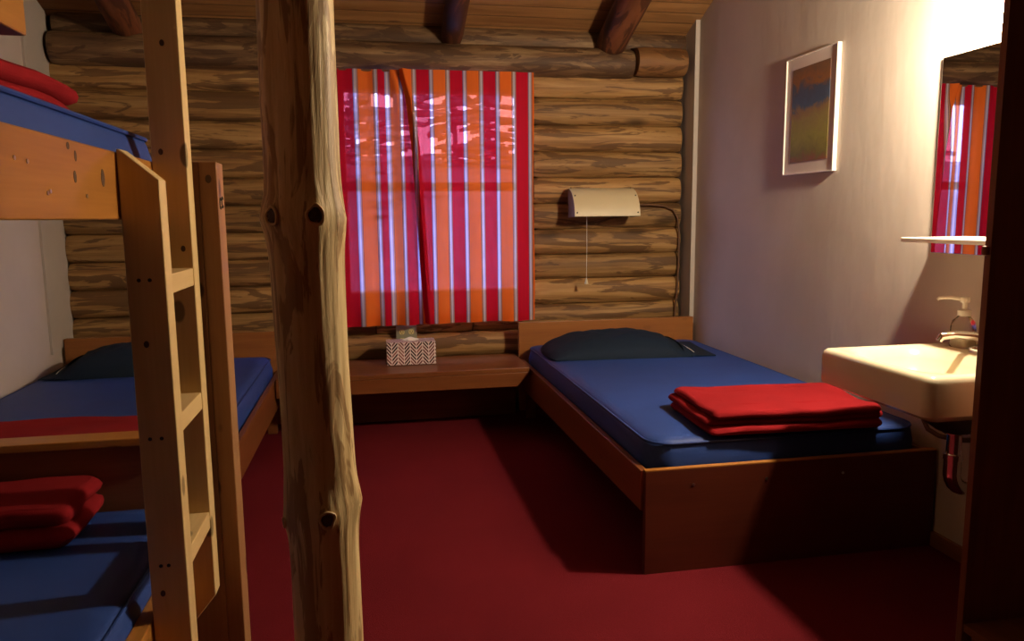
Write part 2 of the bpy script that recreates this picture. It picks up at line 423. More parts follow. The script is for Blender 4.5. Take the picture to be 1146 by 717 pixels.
# tie beam and the short stub beside it
tb = tag(obj('log_beam', log_bm(0, XL+.03, 1.500, (4.215, 1.978), 0.083, 77, seg=28, rough=0.045), M['log_dark'], smooth=True),
         'long dark weathered log running along the top of the log wall above the curtains', 'log')
tag(obj('log_stub', log_bm(0, 1.507, 1.795, (4.165, 1.985), 0.080, 91, seg=28, rough=0.02), M['stub'], smooth=True),
    'short cut log end in the top right corner of the log wall', 'log')

# rafters: round logs going up towards the viewer under the boards
def rafter(x, r, seed, lab, x1=None):
    ang = math.atan(SLOPE)
    Lr = 5.4
    bm = log_bm(0, 0.0, Lr, (0, 0), r, seed, seg=24, step=0.05, rough=0.06)
    # log_bm runs on local x; turn so that it runs along -y and up
    rot = Matrix.Rotation(-PI/2, 4, 'Z')
    bmesh.ops.transform(bm, matrix=rot, verts=bm.verts)
    o = obj('log_rafter', bm, M['rafter'], smooth=True)
    y0 = 4.225
    o.location = (x, y0, zc(y0) - r*1.0/math.cos(ang)); o.rotation_euler = (-ang, 0, 0)
    tag(o, lab, 'ceiling beam', 'log rafters under the ceiling')
rafter(-1.155, 0.075, 11, 'round log rafter at the left of the ceiling, above the bunk bed')
rafter(0.480, 0.060, 12, 'thin reddish log rafter in the middle of the ceiling, above the curtains')
rafter(1.370, 0.084, 13, 'thick reddish log rafter at the right of the ceiling, above the wall lamp')

# scribe boards beside the log wall, baseboard
bm = B(); prism(bm, [(4.10, 0.50), (4.27, 0.50), (4.27, 2.20), (4.19, 2.215), (4.10, 2.235)], 0, XR-.026, XR)
obj('trim_1', bm, M['scribe'], kind='structure', bevel=.001)
bm = B(); prism(bm, [(3.94, 0.485), (4.215, 0.52), (4.215, 2.15), (3.94, 2.25)], 0, XL, XL+.012)
obj('trim_2', bm, M['scribe'], kind='structure', bevel=.001)
bm = B(); bx(bm, XR-.016, XR, 1.60, 2.135, 0, 0.052); obj('baseboard_right', bm, M['dark_y'], kind='structure', bevel=.003)

# window behind the curtains
bm = B()
fx0, fx1, fz0, fz1 = WX0, WX1, WZ0, WZ1
gx0, gx1, gz0, gz1 = -0.110, 0.845, 0.715, 1.815
bx(bm, fx0, gx0, 4.23, 4.36, fz0, fz1); bx(bm, gx1, fx1, 4.23, 4.36, fz0, fz1)
bx(bm, gx0, gx1, 4.23, 4.36, fz0, gz0); bx(bm, gx0, gx1, 4.23, 4.36, gz1, fz1)
win = obj('window_1', bm, M['frame_wood'], kind='structure', bevel=.004)
bm = B(); bx(bm, gx0, gx1, 4.295, 4.335, 1.277, 1.325); obj('meeting_rail', bm, M['frame_wood'], win, bevel=.003)
bm = B(); bx(bm, gx0, gx1, 4.322, 4.326, gz0, 1.277); obj('window_pane', bm, M['pane'], win)
bm = B(); bx(bm, gx0, gx1, 4.322, 4.326, 1.325, gz1); obj('window_pane', bm, M['pane'], win)

# outdoors seen dimly through the cloth: a wooded slope and thin branches against the sky
bm = B(); prism(bm, [(4.7, -1.2), (40, -1.2), (40, 3.0), (16, 2.35), (11, 1.55), (6.5, -0.6), (4.7, -0.8)], 0, -30, 30)
obj('ground', bm, mat_plain('hillside', (0.20, 0.22, 0.30), 0.95, var=0.25), kind='structure')
bm = B(); rnd = random.Random(3)
for k in range(34):
    tx = rnd.uniform(-5, 7); ty = rnd.uniform(10.5, 15.5); th = rnd.uniform(3.5, 6)
    tube(bm, [(tx, ty, .8), (tx, ty, th)], [0.07, 0.02], 5)
    for j in range(60):
        z = rnd.uniform(1.2, th); a = rnd.uniform(0, 2*PI); R = rnd.uniform(.3, 1.1)*(1.15 - z/th*.6)
        d = Vector((math.cos(a), math.sin(a), rnd.uniform(-.25, .05))); sd_ = Vector((-math.sin(a), math.cos(a), 0)); w = rnd.uniform(.04, .12)
        p = Vector((tx, ty, z))
        q = [p, p + d*R*.6 + sd_*w, p + d*R, p + d*R*.6 - sd_*w]
        top = [bm.verts.new(v) for v in q]; bot = [bm.verts.new(v - Vector((0, 0, .07))) for v in q]
        bm.faces.new(top); bm.faces.new(bot[::-1])
        for i in range(4): bm.faces.new((top[i], bot[i], bot[(i+1) % 4], top[(i+1) % 4]))
tr = tag(obj('woodland', bm, mat_plain('grey_branches', (0.22, 0.24, 0.32), 0.9)), 'dim trees outside, glimpsed through the striped curtains', 'trees')
tr['kind'] = 'stuff'

# ------------------------------------------------------------------ curtains
CZ0, CZ1 = 0.565, 1.897
def curtain(name, lab, xl, xr, amp, seed, yb, nx, fold, zlo, u0):
    """xl(t), xr(t): left and right edge at height fraction t (0 bottom, 1 top)"""
    bm = B(); nz = 60; G = []; uvl = bm.loops.layers.uv.new('UVMap'); uvs = {}
    for j in range(nz+1):
        t = j/nz; row = []
        for i in range(nx+1):
            s = (i/nx)**1.25; x = xl(t) + (xr(t)-xl(t))*s
            y = yb + fold(s, t, x) + 0.004*noise.noise(Vector((x*9+seed, t*2.0, seed)))
            z = zlo + (CZ1 - zlo)*t + (0.006*noise.noise(Vector((x*7, seed, 0))) if j == 0 else 0)
            v = bm.verts.new((x, y, z)); uvs[v] = (u0(s, t, x), z); row.append(v)
        G.append(row)
    for j in range(nz):
        for i in range(nx):
            f = bm.faces.new((G[j][i], G[j][i+1], G[j+1][i+1], G[j+1][i]))
            for l in f.loops: l[uvl].uv = uvs[l.vert]
    # hem: a second layer at the foot, turned up behind
    H = []
    for i in range(nx+1):
        a = G[0][i].co; b = G[3][i].co
        v0 = bm.verts.new((a.x, a.y+.006, a.z)); v1 = bm.verts.new((b.x, b.y+.006, b.z - .01))
        uvs[v0] = uvs[G[0][i]]; uvs[v1] = uvs[G[3][i]]; H.append((v0, v1))
    for i in range(nx):
        for q in ((H[i][0], H[i+1][0], H[i+1][1], H[i][1]), (G[0][i], G[0][i+1], H[i+1][0], H[i][0])):
            f = bm.faces.new(q)
            for l in f.loops: l[uvl].uv = uvs[l.vert]
    # side hems: extra cloth layers added behind each edge to darken it
    for side in (0, 1):
        cols = [i for i in range(nx+1) if (xl(.5)+(xr(.5)-xl(.5))*((i/nx)**1.25) - xl(.5) < .026 if side == 0 else (1-(i/nx)**1.25)*(xr(.5)-xl(.5)) < .022)]
        for off in (.003, .006):
            Hc = [[bm.verts.new((G[j][i].co.x, G[j][i].co.y+off, G[j][i].co.z)) for i in cols] for j in range(nz+1)]
            for j in range(nz+1):
                for q, i in enumerate(cols): uvs[Hc[j][q]] = uvs[G[j][i]]
            for j in range(nz):
                for q in range(len(cols)-1):
                    f = bm.faces.new((Hc[j][q], Hc[j][q+1], Hc[j+1][q+1], Hc[j+1][q]))
                    for l in f.loops: l[uvl].uv = uvs[l.vert]
    o = obj(name, bm, M['curtain'], smooth=True)
    return tag(o, lab, 'curtain', 'striped curtains over the window')
def lerp(a, b, t): return a + (b-a)*t
# right panel: flat, its left edge bows to the right towards the foot
def xl_r(t):
    pts = [(0.0, .287), (0.2, .272), (0.45, .257), (0.7, .240), (0.89, .215), (1.0, .176)]
    for (a, x0), (b, x1) in zip(pts, pts[1:]):
        if t <= b: return lerp(x0, x1, (t-a)/(b-a))
    return pts[-1][1]
def fold_r(s, t, x):
    e = (x - xl_r(t))
    f = 0.0085*math.sin((x-.25)*2*PI/0.19) * (0.45 + .55*(1-t))
    w = max(0.0, min(1.0, e/.022)); lip = -0.026*math.exp(-((e-.026)/0.018)**2) + 0.040*(1 - w*w*(3-2*w))
    return f + lip*(0.65 + 0.35*min(1, (1-t)*2 + .2))
REDX = 0.2720      # where a red stripe starts on the right panel
curtain('curtain', 'right-hand striped curtain panel, wide and nearly flat, with red and orange stripes',
        xl_r, lambda t: 0.900 + 0.003*math.sin(t*9), 0, 2.0, 4.078, 150, fold_r, 0.553,
        lambda s, t, x: (x - REDX) + CURTAIN_PERIOD*5)
def u_left(x):
    P = [(-.20, -.06), (-.054, .072), (.05, .1635), (.073, .1875), (.109, .26), (.136, .28), (.182, .35), (.32, .52)]
    for (a, u0), (b, u1) in zip(P, P[1:]):
        if x <= b: return lerp(u0, u1, (x-a)/(b-a))*CURTAIN_PERIOD/.1875
    return P[-1][1]*CURTAIN_PERIOD/.1875
def xr_l(t): return xl_r(t) + 0.045
def fold_l(s, t, x):
    a = 0.016*(0.6 + 0.4*(1-t))
    f = a*math.sin((x+.12)*2*PI/0.115 + 0.6*t) * (0.25 + 0.75*min(1, s*1.5))
    return f - 0.020*math.exp(-((s-0.80)/0.05)**2)*(1 - .3*t) + 0.022*s**6
curtain('curtain', 'left-hand striped curtain panel, gathered into folds, partly behind the log post',
        lambda t: -0.172 + 0.010*math.sin(t*3), xr_l, 0, 7.0, 4.108, 110, fold_l, 0.545,
        lambda s, t, x: u_left(x) + CURTAIN_PERIOD*5)
bm = B(); tube(bm, [(-0.20, 4.115, 1.893), (0.905, 4.115, 1.893)], 0.006, 8)
tube(bm, [(0.905, 4.115, 1.893), (0.915, 4.115, 1.893)], 0.010, 8)
tube(bm, [(0.902, 4.115, 1.893), (0.902, 4.215, 1.893)], 0.004, 6); tube(bm, [(-0.19, 4.115, 1.893), (-0.19, 4.215, 1.893)], 0.004, 6)
tag(obj('curtain_rod', bm, M['brown_cord'], smooth=True), 'thin dark rod along the top of the striped curtains', 'rod')

# ------------------------------------------------------------------ peeled log post
PX, PY = -0.0889, 1.165
PK = PY/1.80                      # the post is this much slimmer than at 1.8 m
knots = [(-1.27, 1.131, .0145), (-2.30, 1.130, .0135), (-1.39, 0.677, .0135), (-2.85, 0.662, .008)]
bulges = knots + [(-0.30, 1.122, .012), (-0.25, 0.690, .013), (-2.9, 1.128, .012)]
post = thing('log_post', 'peeled round log post with dark knots standing in the middle of the red carpet', 'post', (PX, PY, 0))
def post_r(a, z):
    q = 0.0530*(1 + 0.05*noise.noise(Vector((math.cos(a)*.8, math.sin(a)*.8, z*2.1))) + 0.03*noise.noise(Vector((math.cos(a)*2.6, math.sin(a)*2.6, z*5.6))))
    q += 0.0014*noise.noise(Vector((math.cos(a)*9, math.sin(a)*9, z*4)))
    q += 0.004*math.exp(-((z-1.128)/.047)**2) + 0.004*math.exp(-((z-.68)/.044)**2)
    for ka, kz, kr in bulges:
        d = math.atan2(math.sin(a-ka), math.cos(a-ka))*0.053
        q += kr*0.50*math.exp(-(d*d + (z-kz)**2*.8)/(kr*1.5)**2)
    return q
def post_c(z):
    return (PX + 0.004*math.sin(z*3.3 + .5), PY + 0.004*math.sin(z*2.7))
bm = B(); rings = []; H = zc(PY) - .024
nz = 190
for j in range(nz+1):
    z = H*j/nz; c = post_c(z)
    rings.append([(c[0] + post_r(2*PI*k/72, z)*math.cos(2*PI*k/72), c[1] + post_r(2*PI*k/72, z)*math.sin(2*PI*k/72), z) for k in range(72)])
loft(bm, rings)
obj('trunk', bm, M['post'], post, smooth=True)
for ka, kz, kr in knots:
    c = post_c(kz); d = Vector((math.cos(ka), math.sin(ka), 0)); base = Vector((c[0], c[1], kz)) + d*post_r(ka, kz)
    s = Vector((-math.sin(ka), math.cos(ka), 0)); bm = B(); rings = []
    for rr, off in ((1.0, -.006), (0.95, -.0012), (0.80, .0004), (0.6, -.0002), (0.4, .0004), (0.1, .0002)):
        rings.append([tuple(base + d*off + (s*math.cos(2*PI*k/18) + Vector((0, 0, 1))*math.sin(2*PI*k/18)*1.12)*kr*.72*rr*(1 + .08*math.sin(3*k))) for k in range(18)])
    loft(bm, rings); kn = obj('knot', bm, M['knot'], post, smooth=True)
    bm = B(); nk = 22; R = []
    for k in range(nk):
        a = 2*PI*k/nk; wob = 1 + .09*math.sin(3*a + kz*9) + .05*math.sin(5*a)
        u_ = s*math.cos(a) + Vector((0, 0, 1.12))*math.sin(a)
        R.append([bm.verts.new(base + u_*kr*.82*wob*(1 + .20*math.cos(q*PI/3)) + d*(.0026*math.sin(q*PI/3) - .0012)) for q in range(6)])
    for k in range(nk):
        for q in range(6): bm.faces.new((R[k][q], R[(k+1) % nk][q], R[(k+1) % nk][(q+1) % 6], R[k][(q+1) % 6]))
    obj('knot_collar', bm, M['collar'], kn, smooth=True)

# ------------------------------------------------------------------ beds
def mattress(lab, x0, x1, y0, y1, z0, z1, r=0.09, bulge=0.012, seed=1):
    bm = B(); rings = []
    def ring(ins, z): return rrect(x0+ins, x1-ins, y0+ins, y1-ins, max(.02, r-ins), z, 10)
    h = z1-z0
    for ins, z in ((.02, z0), (.004, z0+.012), (-bulge*.6, z0+h*.35), (-bulge*.6, z0+h*.65), (.001, z1-.022), (.008, z1-.009), (.020, z1), (.06, z1+.004)):
        rg = ring(ins, z)
        rings.append([(px + .004*noise.noise(Vector((px*6, py*6, z*14+seed))), py + .004*noise.noise(Vector((px*6+9, py*6, z*14+seed))), pz) for px, py, pz in rg])
    # crowned top
    for k in (.18, .32, .43):
        ins = k*min(x1-x0, y1-y0); rings.append(ring(ins, z1+.004+.006*min(1, k*3)))
    loft(bm, rings)
    m = tag(obj('mattress', bm, M['blue'], smooth=True, loc=((x0+x1)/2, (y0+y1)/2, z0)), lab, 'mattress')
    for zz in (z1-.009, z0+.02):
        bm = B(); rg = [Vector(p) for p in ring(.003 if zz > z0+.05 else 0.0, zz)]
        seg = 6; R = []
        n = len(rg); rr = .0045
        for i in range(n):
            d = (rg[(i+1) % n]-rg[i-1]).normalized(); o_ = Vector((d.y, -d.x, 0))
            R.append([bm.verts.new(rg[i] + (o_*math.cos(2*PI*k/seg) + Vector((0, 0, 1))*math.sin(2*PI*k/seg))*rr) for k in range(seg)])
        for i in range(n):
            a, b = R[i], R[(i+1) % n]
            for k in range(seg): bm.faces.new((a[k], a[(k+1) % seg], b[(k+1) % seg], b[k]))
        obj('piping', bm, M['blue'], m, smooth=True)
    return m

def pillow(lab, cx, cy, z, hx, hy, h, rot, seed, tail, thread_side=1):
    """plump cushion in a loose case; the empty end of the case (tail) lies flat"""
    root = thing('pillow', lab, 'pillow', (cx, cy, z)); bm = B(); n = 36; m = 26
    T = {}
    def P(u, v, side):
        w = max(0, (1-abs(u)**2.6))**.75 * max(0, (1-abs(v)**2.6))**.6
        pin = 1 - .10*(u*u) * (v*v)
        x = hx*u*pin; y = hy*v*(1 - .10*(1-abs(u))*0 - .06*u*u)
        zz = h*w*(1 + .12*noise.noise(Vector((u*2.2, v*2.2, seed))))
        zz += .012*w*noise.noise(Vector((u*6, v*5, seed+4)))
        if side: zz = h*1.0*0 + 0.004 + zz
        else: zz = 0.0
        if side and u*thread_side > .70: zz = zz*.8 + .004
        return (x, y, max(zz, 0.0) )
    top = [[bm.verts.new(P(-1+2*i/n, -1+2*j/m, 1)) for i in range(n+1)] for j in range(m+1)]
    bot = [[bm.verts.new(P(-1+2*i/n, -1+2*j/m, 0)) for i in range(n+1)] for j in range(m+1)]
    for j in range(m):
        for i in range(n):
            bm.faces.new((top[j][i], top[j][i+1], top[j+1][i+1], top[j+1][i])); bm.faces.new((bot[j][i], bot[j+1][i], bot[j+1][i+1], bot[j][i+1]))
    for i in range(n):
        bm.faces.new((top[0][i], bot[0][i], bot[0][i+1], top[0][i+1])); bm.faces.new((top[m][i], top[m][i+1], bot[m][i+1], bot[m][i]))
    for j in range(m):
        bm.faces.new((top[j][0], top[j+1][0], bot[j+1][0], bot[j][0])); bm.faces.new((top[j][n], bot[j][n], bot[j+1][n], top[j+1][n]))
    mt = Matrix.Translation((cx, cy, z)) @ Matrix.Rotation(rot, 4, 'Z')
    bmesh.ops.transform(bm, matrix=mt, verts=bm.verts)
    obj('pillow_body', bm, M['teal'], root, smooth=True)
    # loose open end of the case: a flat double sheet
    bm = B(); s = thread_side; nn = 12; mm = 16; rows = []
    for j in range(mm+1):
        v = -1+2*j/mm; row = []
        for i in range(nn+1):
            f = i/nn; u = .80 + f*tail
            w = max(0, 1-min(1, u)**2.6)**.75*max(0, 1-abs(v)**2.6)**.6
            zz = .006 + h*w*.82*(1-f*.3) + .010*(1-v*v)*math.sin(f*2.6+seed)*(1-f*.6) + .006*(1-f)
            row.append((s*hx*u, hy*v*(.93-.05*f) , zz))
        rows.append(row)
    A = [[bm.verts.new(p) for p in row] for row in rows]; C_ = [[bm.verts.new((p[0], p[1], max(0.001, p[2]-.005))) for p in row] for row in rows]
    for j in range(mm):
        for i in range(nn):
            bm.faces.new((A[j][i], A[j][i+1], A[j+1][i+1], A[j+1][i])); bm.faces.new((C_[j][i], C_[j+1][i], C_[j+1][i+1], C_[j][i+1]))
        bm.faces.new((A[j][nn], C_[j][nn], C_[j+1][nn], A[j+1][nn]))
    for i in range(nn):
        bm.faces.new((A[0][i], C_[0][i], C_[0][i+1], A[0][i+1])); bm.faces.new((A[mm][i], A[mm][i+1], C_[mm][i+1], C_[mm][i]))
    bmesh.ops.transform(bm, matrix=mt, verts=bm.verts)
    obj('case_flap', bm, M['teal'], root, smooth=True)
    bm = B(); pts = []
    for j in range(1, mm//2+2):
        p = rows[j][4]; pts.append(mt @ Vector((p[0], p[1], p[2]+.002)))
    tube(bm, pts, .0016, 6); obj('stitching', bm, M['white_thread'], root, smooth=True, label='white line of stitching')
    return root

def blanket(lab, c, w, d, t, layers, rot, seed, droop=0.0):
    """folded blanket: a stack of folds, rounded along the folded sides, in one cloth mesh"""
    bm = B(); rnd = random.Random(seed)
    for L_ in range(layers):
        dx = rnd.uniform(-.010, .010); dy = rnd.uniform(-.012, .012); th = t*rnd.uniform(.9, 1.08)
        ww = w/2*(1 - .012*L_) + rnd.uniform(-.008, .008); dd = d/2 + rnd.uniform(-.012, .006)
        z0 = sum_t if L_ else 0.0
        rings = []
        K = 7
        for k in range(K):
            a = -PI/2 + PI*k/(K-1); ins = (1-math.cos(a))*th*.62; zz = z0 + th/2 + th/2*math.sin(a)
            rings.append((ins, zz))
        prof = [(.35*min(ww, dd), z0)] + rings + [(.30*min(ww, dd)*.5, z0+th), (.8*min(ww, dd)*.6, z0+th)]
        RR = []
        for ins, zz in prof:
            ring = []
            for p in rrect(-ww+ins, ww-ins, -dd+ins, dd-ins, max(.005, .03 - ins*.3), zz, 6):
                nx_ = 0.010*noise.noise(Vector((p[0]*6+seed, p[1]*6, L_*2.0))); ny_ = 0.010*noise.noise(Vector((p[0]*6, p[1]*6+seed*2, L_*3.0)))
                nz_ = 0.006*noise.noise(Vector((p[0]*5+seed, p[1]*5, L_*.7)))*(0 if L_ == 0 and zz < .004 else 1)
                if L_ == 0: nz_ = max(nz_, 0) if zz < t*.5 else nz_
                ring.append((p[0]+dx+nx_, p[1]+dy+ny_, max(0, p[2]+nz_ - droop*(p[0]/w+.5)**2*L_/layers)))
            RR.append(ring)
        # subdivide long sides for smooth noise is unnecessary: rings carry corners only, so add side points
        loft(bm, RR)
        sum_t = z0 + th*.93
    bmesh.ops.subdivide_edges(bm, edges=[e for e in bm.edges if e.calc_length() > .12], cuts=5, use_grid_fill=True)
    for v in bm.verts:
        v.co.z += (0.010*noise.noise(Vector((v.co.x*7+seed, v.co.y*7, v.co.z*3))) + .004*noise.noise(Vector((v.co.x*22, v.co.y*22+seed, 0)))) if v.co.z > .012 else 0
        q = 0.006*noise.noise(Vector((v.co.x*9, v.co.y*9+seed, v.co.z*60)))
        v.co.x += q; v.co.y += q*.7
    bmesh.ops.transform(bm, matrix=Matrix.Rotation(rot, 4, 'Z'), verts=bm.verts)
    o = obj('folded_blanket', bm, M['felt'], smooth=True)
    for p in o.data.polygons: p.use_smooth = True
    o.location = c
    return tag(o, lab, 'blanket', 'red folded blankets on the beds')

def single_bed(lab, xo, xw, right, yf=2.125):
    """xo: outer (room side) face, xw: wall side"""
    s = 1 if right else -1
    root = thing('single_bed', lab, 'bed', ((xo+xw)/2, 3.1, 0))
    def X(a, b): return (min(a, b), max(a, b))
    a, b = X(xo, xo+s*.024)
    bm = B(); prism(bm, [(yf+.023, .204), (4.06, .175), (4.06, .335), (yf+.023, .335)], 0, a, b)
    obj('side_rail', bm, M['oak_y'], root, bevel=.003)
    a, b = X(xw-s*.03, xw-s*.008); boxobj('side_rail', (a, b, yf+.045, 4.06, .205, .33), M['oak_y'], root)
    a, b = X(xo+s*.008, xw-s*.006)
    boxobj('footboard', (a, b, yf, yf+.022, 0.0, .337), M['ply'], root, .0015)
    a, b = X(xo+s*.008, xw-s*.006); boxobj('footboard_edge', (a, b, yf, yf+.022, .3372, .3405), M['honey_x'], root, 0, label='pale top edge')
    a, b = X(xo-s*.006, xw-s*.012)
    boxobj('headboard', (a, b, 4.062, 4.092, 0.04, .542), M['head_x'], root)
    boxobj('headboard_post', (X(xo+s*.03, xo+s*.08)[0], X(xo+s*.03, xo+s*.08)[1], 4.02, 4.06, 0, .2), M['oak_z'], root)
    a, b = X(xo+s*.026, xw-s*.032); boxobj('bed_deck', (a, b, yf+.025, 4.06, .205, .245), M['oak_y'], root)
    for px in (.16, .40, .66):
        bm = B(); tube(bm, [(lerp(xo, xw, px), yf-.0015, .285), (lerp(xo, xw, px), yf+.0025, .285)], .005, 10)
        obj('screw', bm, M['steel'], root)
    return root
single_bed('wooden single bed at the right with a solid dark footboard, beside the sink', 0.812, 1.857, True)
single_bed('wooden single bed along the left wall, behind the bunk bed', -0.482, -1.534, False, 2.205)
mattress('blue mattress on the single bed at the right, with a red blanket on it', .848, 1.820, 2.162, 4.04, .245, .418, .085, seed=2)
mattress('blue mattress on the single bed at the far left, behind the bunk bed', -1.500, -.520, 2.245, 4.04, .245, .418, .085, seed=5)
pillow('dark teal pillow at the head of the right bed, below the wall lamp', 1.245, 3.70, .426, .385, .235, .105, -.10, 3.0, .42, 1)
pillow('dark teal pillow at the head of the far left bed, partly behind the ladder', -1.12, 3.80, .426, .31, .22, .115, .03, 9.0, .34, -1)
blanket('folded red blanket at the foot of the right bed, near the sink', (1.36, 2.335, .427), .62, .40, .027, 3, -.05, 4)
blanket('folded red blanket at the foot of the far left bed, behind the bunk end board', (-1.05, 2.44, .427), .74, .36, .036, 2, 0.0, 8)

# shelf bench between the two single beds
sh = thing('wall_shelf', 'low wooden shelf bench below the curtains, joining the two single beds', 'shelf', (0.16, 3.95, 0))
boxobj('shelf_top', (-.475, .800, 3.752, 4.180, .325, .350), M['oak_x'], sh)
bm = B(); prism(bm, [(-.475, .252), (.735, .252), (.800, .3245), (-.475, .3245)], 1, 3.752, 3.778)
obj('front_apron', bm, M['oak_x'], sh, bevel=.002)
boxobj('back_panel', (-.475, .800, 4.145, 4.170, 0, .3245), M['dark_x'], sh)

# ------------------------------------------------------------------ bunk bed and ladder
bk = thing('bunk_bed', 'pine bunk bed at the left edge, two blue mattresses between its rails and posts', 'bed', (-1.0, 1.05, 0))
YN = 0.02
boxobj('upper_rail', (-.505, -.470, YN, 2.062, 1.128, 1.257), M['honey_y'], bk)
boxobj('upper_rail', (-1.530, -1.500, YN, 2.062, 1.128, 1.257), M['honey_y'], bk, label='upper rail along the wall')
boxobj('guard_rail', (-.505, -.470, YN, 1.226, 1.388, 1.530), M['honey_y'], bk)
boxobj('guard_support', (-.5395, -.5055, .80, .87, 1.128, 1.53), M['honey_z'], bk)
for y0 in (0.02, 1.900):
    for xa, xb in ((-.4695, -.390), (-.3895, -.349)):
        boxobj('post', (xa, xb, y0, y0+.080, 0, 1.262), M['post2'], bk, .002)
    boxobj('post', (-1.530, -1.460, y0+.004, y0+.088, 0, 1.127), M['post2'], bk)
# burnt mark on the face of the far post
boxobj('upper_deck', (-1.499, -.506, YN, 2.05, 1.135, 1.165), M['oak_y'], bk)
boxobj('upper_end_board', (-1.455, -.506, 2.035, 2.06, 1.166, 1.250), M['honey_x'], bk)
boxobj('lower_rail', (-.505, -.4705, YN, 2.138, .195, .300), M['honey_y'], bk)
boxobj('lower_rail', (-1.500, -1.465, .11, 1.89, .195, .300), M['honey_y'], bk, label='lower rail along the wall')
boxobj('lower_deck', (-1.464, -.506, .03, 2.13, .20, .235), M['oak_y'], bk)
boxobj('end_board', (-1.455, -.4705, 2.140, 2.165, .02, .522), M['dark_x'], bk)
boxobj('end_board_cap', (-1.455, -.4705, 2.115, 2.195, .5225, .545), M['honey_x'], bk)
for y, z in ((1.145, 1.212), (1.185, 1.210), (1.245, 1.168), (1.255, 1.171), (1.405, 1.168)):
    bm = B(); tube(bm, [(-.472, y, z), (-.4685, y, z)], .0035, 8); obj('screw', bm, M['steel'], bk)
bm = B()
for (yy, zz) in ((1.925, 1.165), (1.950, 1.168)):     # two small dark burnt rings on the post face
    for k in range(14):
        a0, a1 = 2*PI*k/14*.8+.6, 2*PI*(k+1)/14*.8+.6
        tube(bm, [(-.3485, yy+.009*math.cos(a0), zz+.013*math.sin(a0)), (-.3485, yy+.009*math.cos(a1), zz+.013*math.sin(a1))], .0018, 5)
obj('burnt_mark', bm, M['black'], bk, label='dark stamped mark')

for y, z, ry, rz in ((1.340, 1.246, .006, .006), (1.369, 1.232, .005, .009), (1.360, 1.198, .006, .010), (1.493, 1.203, .009, .016)):
    bm = B(); prism(bm, [(y+ry*math.cos(2*PI*k/14), z+rz*math.sin(2*PI*k/14)) for k in range(14)], 0, -.4705, -.4694)
    obj('knot', bm, M['knot'], bk, label='dark knot in the upper rail')
bm = B(); prism(bm, [(-.368+.007*math.cos(2*PI*k/14), 1.222+.010*math.sin(2*PI*k/14)) for k in range(14)], 1, 1.8995, 1.9006)
obj('knot', bm, M['knot'], bk, label='dark knot near the top of the far post')
lad = thing('bunk_ladder', 'pale pine ladder fixed to the front of the bunk bed', 'ladder', (-.43, 1.72, 0))
bm = B(); prism(bm, [(-.468, 0.0), (-.395, 0.0), (-.395, 1.204), (-.4625, 1.262), (-.468, 1.262)], 1, 1.572, 1.622)
obj('stile', bm, M['pine_z'], lad, bevel=.002, label='near stile, cut off at the rail')
bm = B(); prism(bm, [(-.468, .135), (-.395, .225), (-.395, 1.90), (-.468, 1.90)], 1, 1.815, 1.866)
obj('stile', bm, M['pine_z'], lad, bevel=.002, label='far stile, tall, ending above the floor')
for z in (1.018, .728, .436):
    boxobj('step', (-.466, -.397, 1.6225, 1.8145, z-.040, z), M['pine_y'], lad, .002)
for x, y, z in ((-.430, 1.815, 1.51), (-.448, 1.815, 1.277), (-.415, 1.815, 1.062), (-.440, 1.572, .883), (-.445, 1.572, .36)):
    bm = B(); prism(bm, [(x+.005*math.cos(2*PI*k/14), z+.007*math.sin(2*PI*k/14)) for k in range(14)], 1, y-.0005, y+.0006)
    obj('knot', bm, M['knot'], lad, label='dark knot in the stile')
for x, z in ((-.447, .69), (-.425, .69), (-.425, 1.01), (-.445, 1.01), (-.43, .42), (-.445, .42)):
    bm = B(); tube(bm, [(x, 1.5715, z), (x, 1.5735, z)], .004, 8); obj('screw_hole', bm, M['black'], lad)

mattress('blue mattress on the top bunk, high at the left edge', -1.490, -.512, .06, 2.02, 1.1655, 1.326, .07, seed=7)
mattress('blue mattress on the lower bunk, behind the ladder', -1.455, -.512, .06, 2.11, .236, .352, .07, seed=8)
blanket('folded red blanket on the top bunk, high at the left edge', (-.84, 1.535, 1.336), .50, .50, .038, 2, -.04, 12)
blanket('folded red blanket on the lower bunk, dim behind the ladder', (-1.02, 1.975, .361), .60, .28, .046, 2, .06, 15)

# ------------------------------------------------------------------ small things on the shelf and log wall
bm = B(); bx(bm, .071, .331, 3.955, 4.075, .3515, .4755)
tbx = thing('tissue_box', 'white and maroon herringbone tissue box standing on the low shelf', 'tissue box', (.20, 4.015, .3515))
obj('box', bm, M['chevron'], tbx, bevel=.003, loc=(.20, 4.015, .3515))
bm = B(); rings = []
for k, (r, z) in enumerate(((.030, .4757), (.034, .479), (.028, .484), (.016, .489), (.005, .493))):
    rings.append([(.20 + r*1.2*math.cos(2*PI*i/20)*(1+.2*math.sin(i*2.3+k)), 4.015 + r*.6*math.sin(2*PI*i/20)*(1+.25*math.sin(i*1.7+k*2)), z + .002*math.sin(i*2.9)*(k > 0)) for i in range(20)])
loft(bm, rings); obj('tissue', bm, M['tissue'], tbx, smooth=True)

